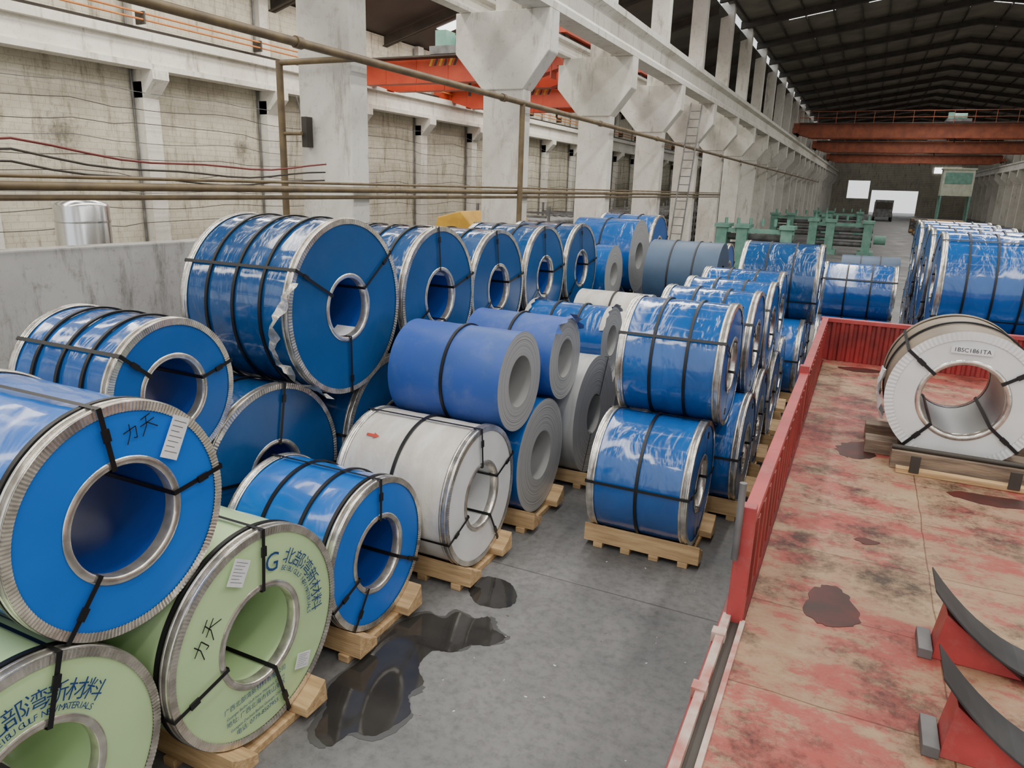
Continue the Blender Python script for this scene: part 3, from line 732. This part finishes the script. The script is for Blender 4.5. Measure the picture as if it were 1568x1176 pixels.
# ------------------------------------------------------------------ truck trailer
ZD = 1.2
tr = bpy.data.objects.new('flatbed_trailer', None); scene.collection.objects.link(tr)
def part(mb, name, bevel=.004):
    o = mb.obj(name, bevel=bevel); o.parent = tr; return o
mb = MB(); mb.box(-.28, 2.2, -2, 10.2, ZD - .06, ZD, DECK); part(mb, 'deck', 0)
mb = MB()
mb.box(-.40, -.28, -2, 10.25, ZD - .22, ZD - .01, REDP); mb.box(2.2, 2.3, -2, 10.25, ZD - .22, ZD - .01, REDP)
mb.box(-.385, -.345, -2, 3.42, ZD - .01, ZD + .03, PALE); mb.box(-.30, -.275, -2, 3.42, ZD - .01, ZD + .012, PALE)
mb.box(-.345, -.30, -2, 3.42, ZD - .01, ZD - .005, DARKST)
for x in (.45, 1.35): mb.box(x, x + .14, -2, 10.2, ZD - .5, ZD - .06, DARKST)
for k in range(16): mb.box(-.3, 2.2, -1.6 + .75 * k, -1.52 + .75 * k, ZD - .18, ZD - .06, DARKST)
for y in (2.1, 2.75, 3.2): mb.box(-.405, -.34, y, y + .06, ZD - .08, ZD + .04, PALE)
part(mb, 'chassis_frame')
mb = MB()
for yy in (.2, 1.5, 8.6):
    for x in (-.15, 1.75):
        mb.lathe([(0, .15), (.0, .42), (.05, .5), (.23, .5), (.28, .42), (.28, .15), (.22, .12), (.06, .12)], RUBBER, 40, True, M=Matrix.Translation((x, yy, .5)), closed=True)
        mb.cyl((x + .04, yy, .5), (x + .24, yy, .5), .2, MGRAY, 20)
    mb.cyl((0, yy, .5), (1.9, yy, .5), .07, DARKST, 12)
    for x in (.47, 1.37): mb.box(x, x + .1, yy - .3, yy + .3, .45, .75, DARKST)
part(mb, 'wheels')
mb = MB()
def sideboard(x, y0, y1):
    z0, z1 = ZD, ZD + .56
    mb.box(x - .015, x + .015, y0, y1, z0, z1 - .05, REDP)
    mb.box(x - .035, x + .035, y0, y1, z1 - .045, z1, REDL); mb.box(x - .03, x + .03, y0, y1, z0 + .01, z0 + .06, REDP)
    n = int((y1 - y0) / .22)
    for i in range(n):
        y = y0 + .1 + i * (y1 - y0 - .1) / n
        mb.prism([(y, 0), (y + .03, .025), (y + .09, .025), (y + .12, 0)], 'Z', z0 + .06, z1 - .06, REDP, Matrix.Translation((x + .015, 0, 0)) @ Matrix(((0, 1, 0, 0), (1, 0, 0, 0), (0, 0, 1, 0), (0, 0, 0, 1))))
sideboard(-.325, 3.46, 6.75); sideboard(-.325, 6.82, 10.1)
for y in (3.44, 6.78): mb.box(-.37, -.29, y - .035, y + .035, ZD - .2, ZD + .62, REDL)
mb.cyl((-.36, 3.38, ZD + .35), (-.36, 3.38, ZD + .75), .018, MGRAY, 8)
for y in (5.2, 8.3): mb.box(-.41, -.36, y - .05, y + .05, ZD - .3, ZD + .3, REDP)
part(mb, 'side_boards')
mb = MB()
z1 = ZD + .5
mb.box(-.36, 2.26, 10.2, 10.24, ZD, z1, REDP); mb.box(-.38, 2.28, 10.17, 10.27, z1, z1 + .05, REDL)
for i in range(24):
    x = -.25 + i * .104; mb.prism([(x, 10.2), (x + .02, 10.175), (x + .055, 10.175), (x + .075, 10.2)], 'Z', ZD, z1, REDP)
part(mb, 'front_gate')
def cradle(y, xc):
    mb = MB()
    for s in (-1, 1):
        mb.prism([(s * .14, ZD + .001), (s * .5, ZD + .001), (s * .47, ZD + .24), (s * .42, ZD + .2)], 'Y', -.08, .08, REDL)
    top = []; n = 20
    for i in range(n + 1):
        x = -.54 + 1.08 * i / n; top.append((x, ZD + .02 + 1.15 * x * x + (.04 * abs(x) ** 6)))
    poly = top + [(x, z + .014) for x, z in top[::-1]]
    mb.prism(poly, 'Y', -.12, .12, RUBBER)
    for s in (-.56, .5): mb.box(s, s + .06, -.1, .1, ZD + .001, ZD + .05, MGRAY)
    mb.obj('coil_cradle', (xc, y, 0), bevel=.003)
cradle(3.62, 1.05); cradle(2.92, 1.03)
RT = .54; zt = ZD + .03 + RT
coil('white_faced_steel_coil', (.85, 6.42, zt), RT, .95, .29, 'truck', straps=(35, 140, 230, 320), circ=1, rotz=-90,
     extra=lambda m, R, r, L: [m.box(.014, .016, -.14, .14, R - .17, R - .11, PAPER), m.add([(.018, v[0], v[1] + R - .155) for v in glyph('1BSC1861TA', .045)[0]], glyph('1BSC1861TA', .045)[1], BLACKINK)])
mb = MB()
for y in (6.6, 7.05):
    for s in (-1, 1):
        mb.prism([(.85 + s * .2, ZD + .001), (.85 + s * .62, ZD + .001), (.85 + s * .62, ZD + .12), (.85 + s * .38, ZD + .12), (.85 + s * .22, ZD + .05)], 'Y', y - .09, y + .09, OLDWOOD)
mb.box(.46, 1.75, 6.12, 6.19, ZD + .001, ZD + .045, WOOD); mb.box(.42, 1.95, 6.22, 6.36, ZD + .001, ZD + .15, OLDWOOD)
mb.box(.55, .62, 6.11, 6.12, ZD + .02, ZD + .16, DARKST); mb.box(1.2, 1.28, 6.11, 6.12, ZD + .02, ZD + .16, DARKST)
mb.cyl((.42, 6.26, ZD + .17), (1.95, 6.26, ZD + .17), .02, DARKST, 8)
mb.obj('timber_dunnage', bevel=.008)
mb = MB(); rnd = random.Random(3); vs = []; nu, nv = 9, 9
for i in range(nu):
    for j in range(nv):
        a = PI + .45 - .7 * j / (nv - 1)
        rr = RT + .015 + .05 * rnd.random()
        vs.append((.85 + rr * math.cos(a), 6.44 + .26 * i / (nu - 1) + .02 * rnd.random(), zt + rr * math.sin(a)))
mb.add(vs, [(i * nv + j, (i + 1) * nv + j, (i + 1) * nv + j + 1, i * nv + j + 1) for i in range(nu - 1) for j in range(nv - 1)], PAPER, True)
mb.obj('cloth_padding')
blob('oil_stain', [(.02, 3.95), (-.02, 3.7), (.1, 3.58), (.24, 3.7), (.2, 3.9), (.12, 4.02)], ZD + .001, OILST, .012, 6, 8)
blob('oil_stain', [(.1, 9.9), (-.1, 9.8), (.1, 9.65), (.4, 9.75), (.35, 9.9)], ZD + .001, OILST, .01, 6, 9)
blob('oil_stain', [(.95, 5.95), (.8, 5.85), (1.0, 5.75), (1.3, 5.8), (1.5, 5.95)], ZD + .001, OILST, .01, 6, 9)
blob('oil_stain', [(.3, 6.4), (.1, 6.3), (.02, 6.5), (.1, 6.7), (.3, 6.8)], ZD + .0006, OILST, .02, 6, 10)
blob('oil_stain', [(.25, 4.75), (.2, 4.7), (.28, 4.66), (.34, 4.72)], ZD + .001, OILST, .006, 6, 11)

# ------------------------------------------------------------------ lights
def area(name, loc, sx, sy, P, col=(1, .97, .92), rot=(0, 0, 0)):
    l = bpy.data.lights.new(name, 'AREA'); l.shape = 'RECTANGLE'; l.size = sx; l.size_y = sy; l.energy = P; l.color = col
    o = bpy.data.objects.new(name, l); scene.collection.objects.link(o); o.location = loc; o.rotation_euler = rot; return o
for i, x in enumerate((-5.2, -.5, 4.5, 9.5)):
    area('skylight_lamp', (x, 11, 11.9 if x < -4 else 12.7), .7, 38, 1400)
for x in (-15, -10.8): area('skylight_lamp', (x, 20, 9.0 if x < -12 else 10.2), 1.0, 50, 1900, (1, .94, .84))
area('skylight_lamp', (4.5, 80, 13.0), 3, 90, 4500)
w = bpy.data.worlds.new('World'); scene.world = w; w.use_nodes = True
w.node_tree.nodes['Background'].inputs[0].default_value = (.96, .97, 1, 1); w.node_tree.nodes['Background'].inputs[1].default_value = 1.35

# ------------------------------------------------------------------ camera
th = math.radians(25.16); pt = math.radians(15.26); ro = math.radians(1.83)
Fv = Vector((-math.sin(th) * math.cos(pt), math.cos(th) * math.cos(pt), -math.sin(pt)))
Rv = Vector((math.cos(th), math.sin(th), 0)); Uv = Rv.cross(Fv)
R2 = Rv * math.cos(ro) + Uv * math.sin(ro); U2 = -Rv * math.sin(ro) + Uv * math.cos(ro)
cd = bpy.data.cameras.new('Camera'); cd.sensor_width = 36; cd.lens = 36 * 1115 / 1568; cd.clip_end = 400
co = bpy.data.objects.new('Camera', cd); scene.collection.objects.link(co)
M = Matrix((R2, U2, -Fv)).transposed().to_4x4(); M.translation = Vector((0, 0, 3.276))
co.matrix_world = M
scene.camera = co
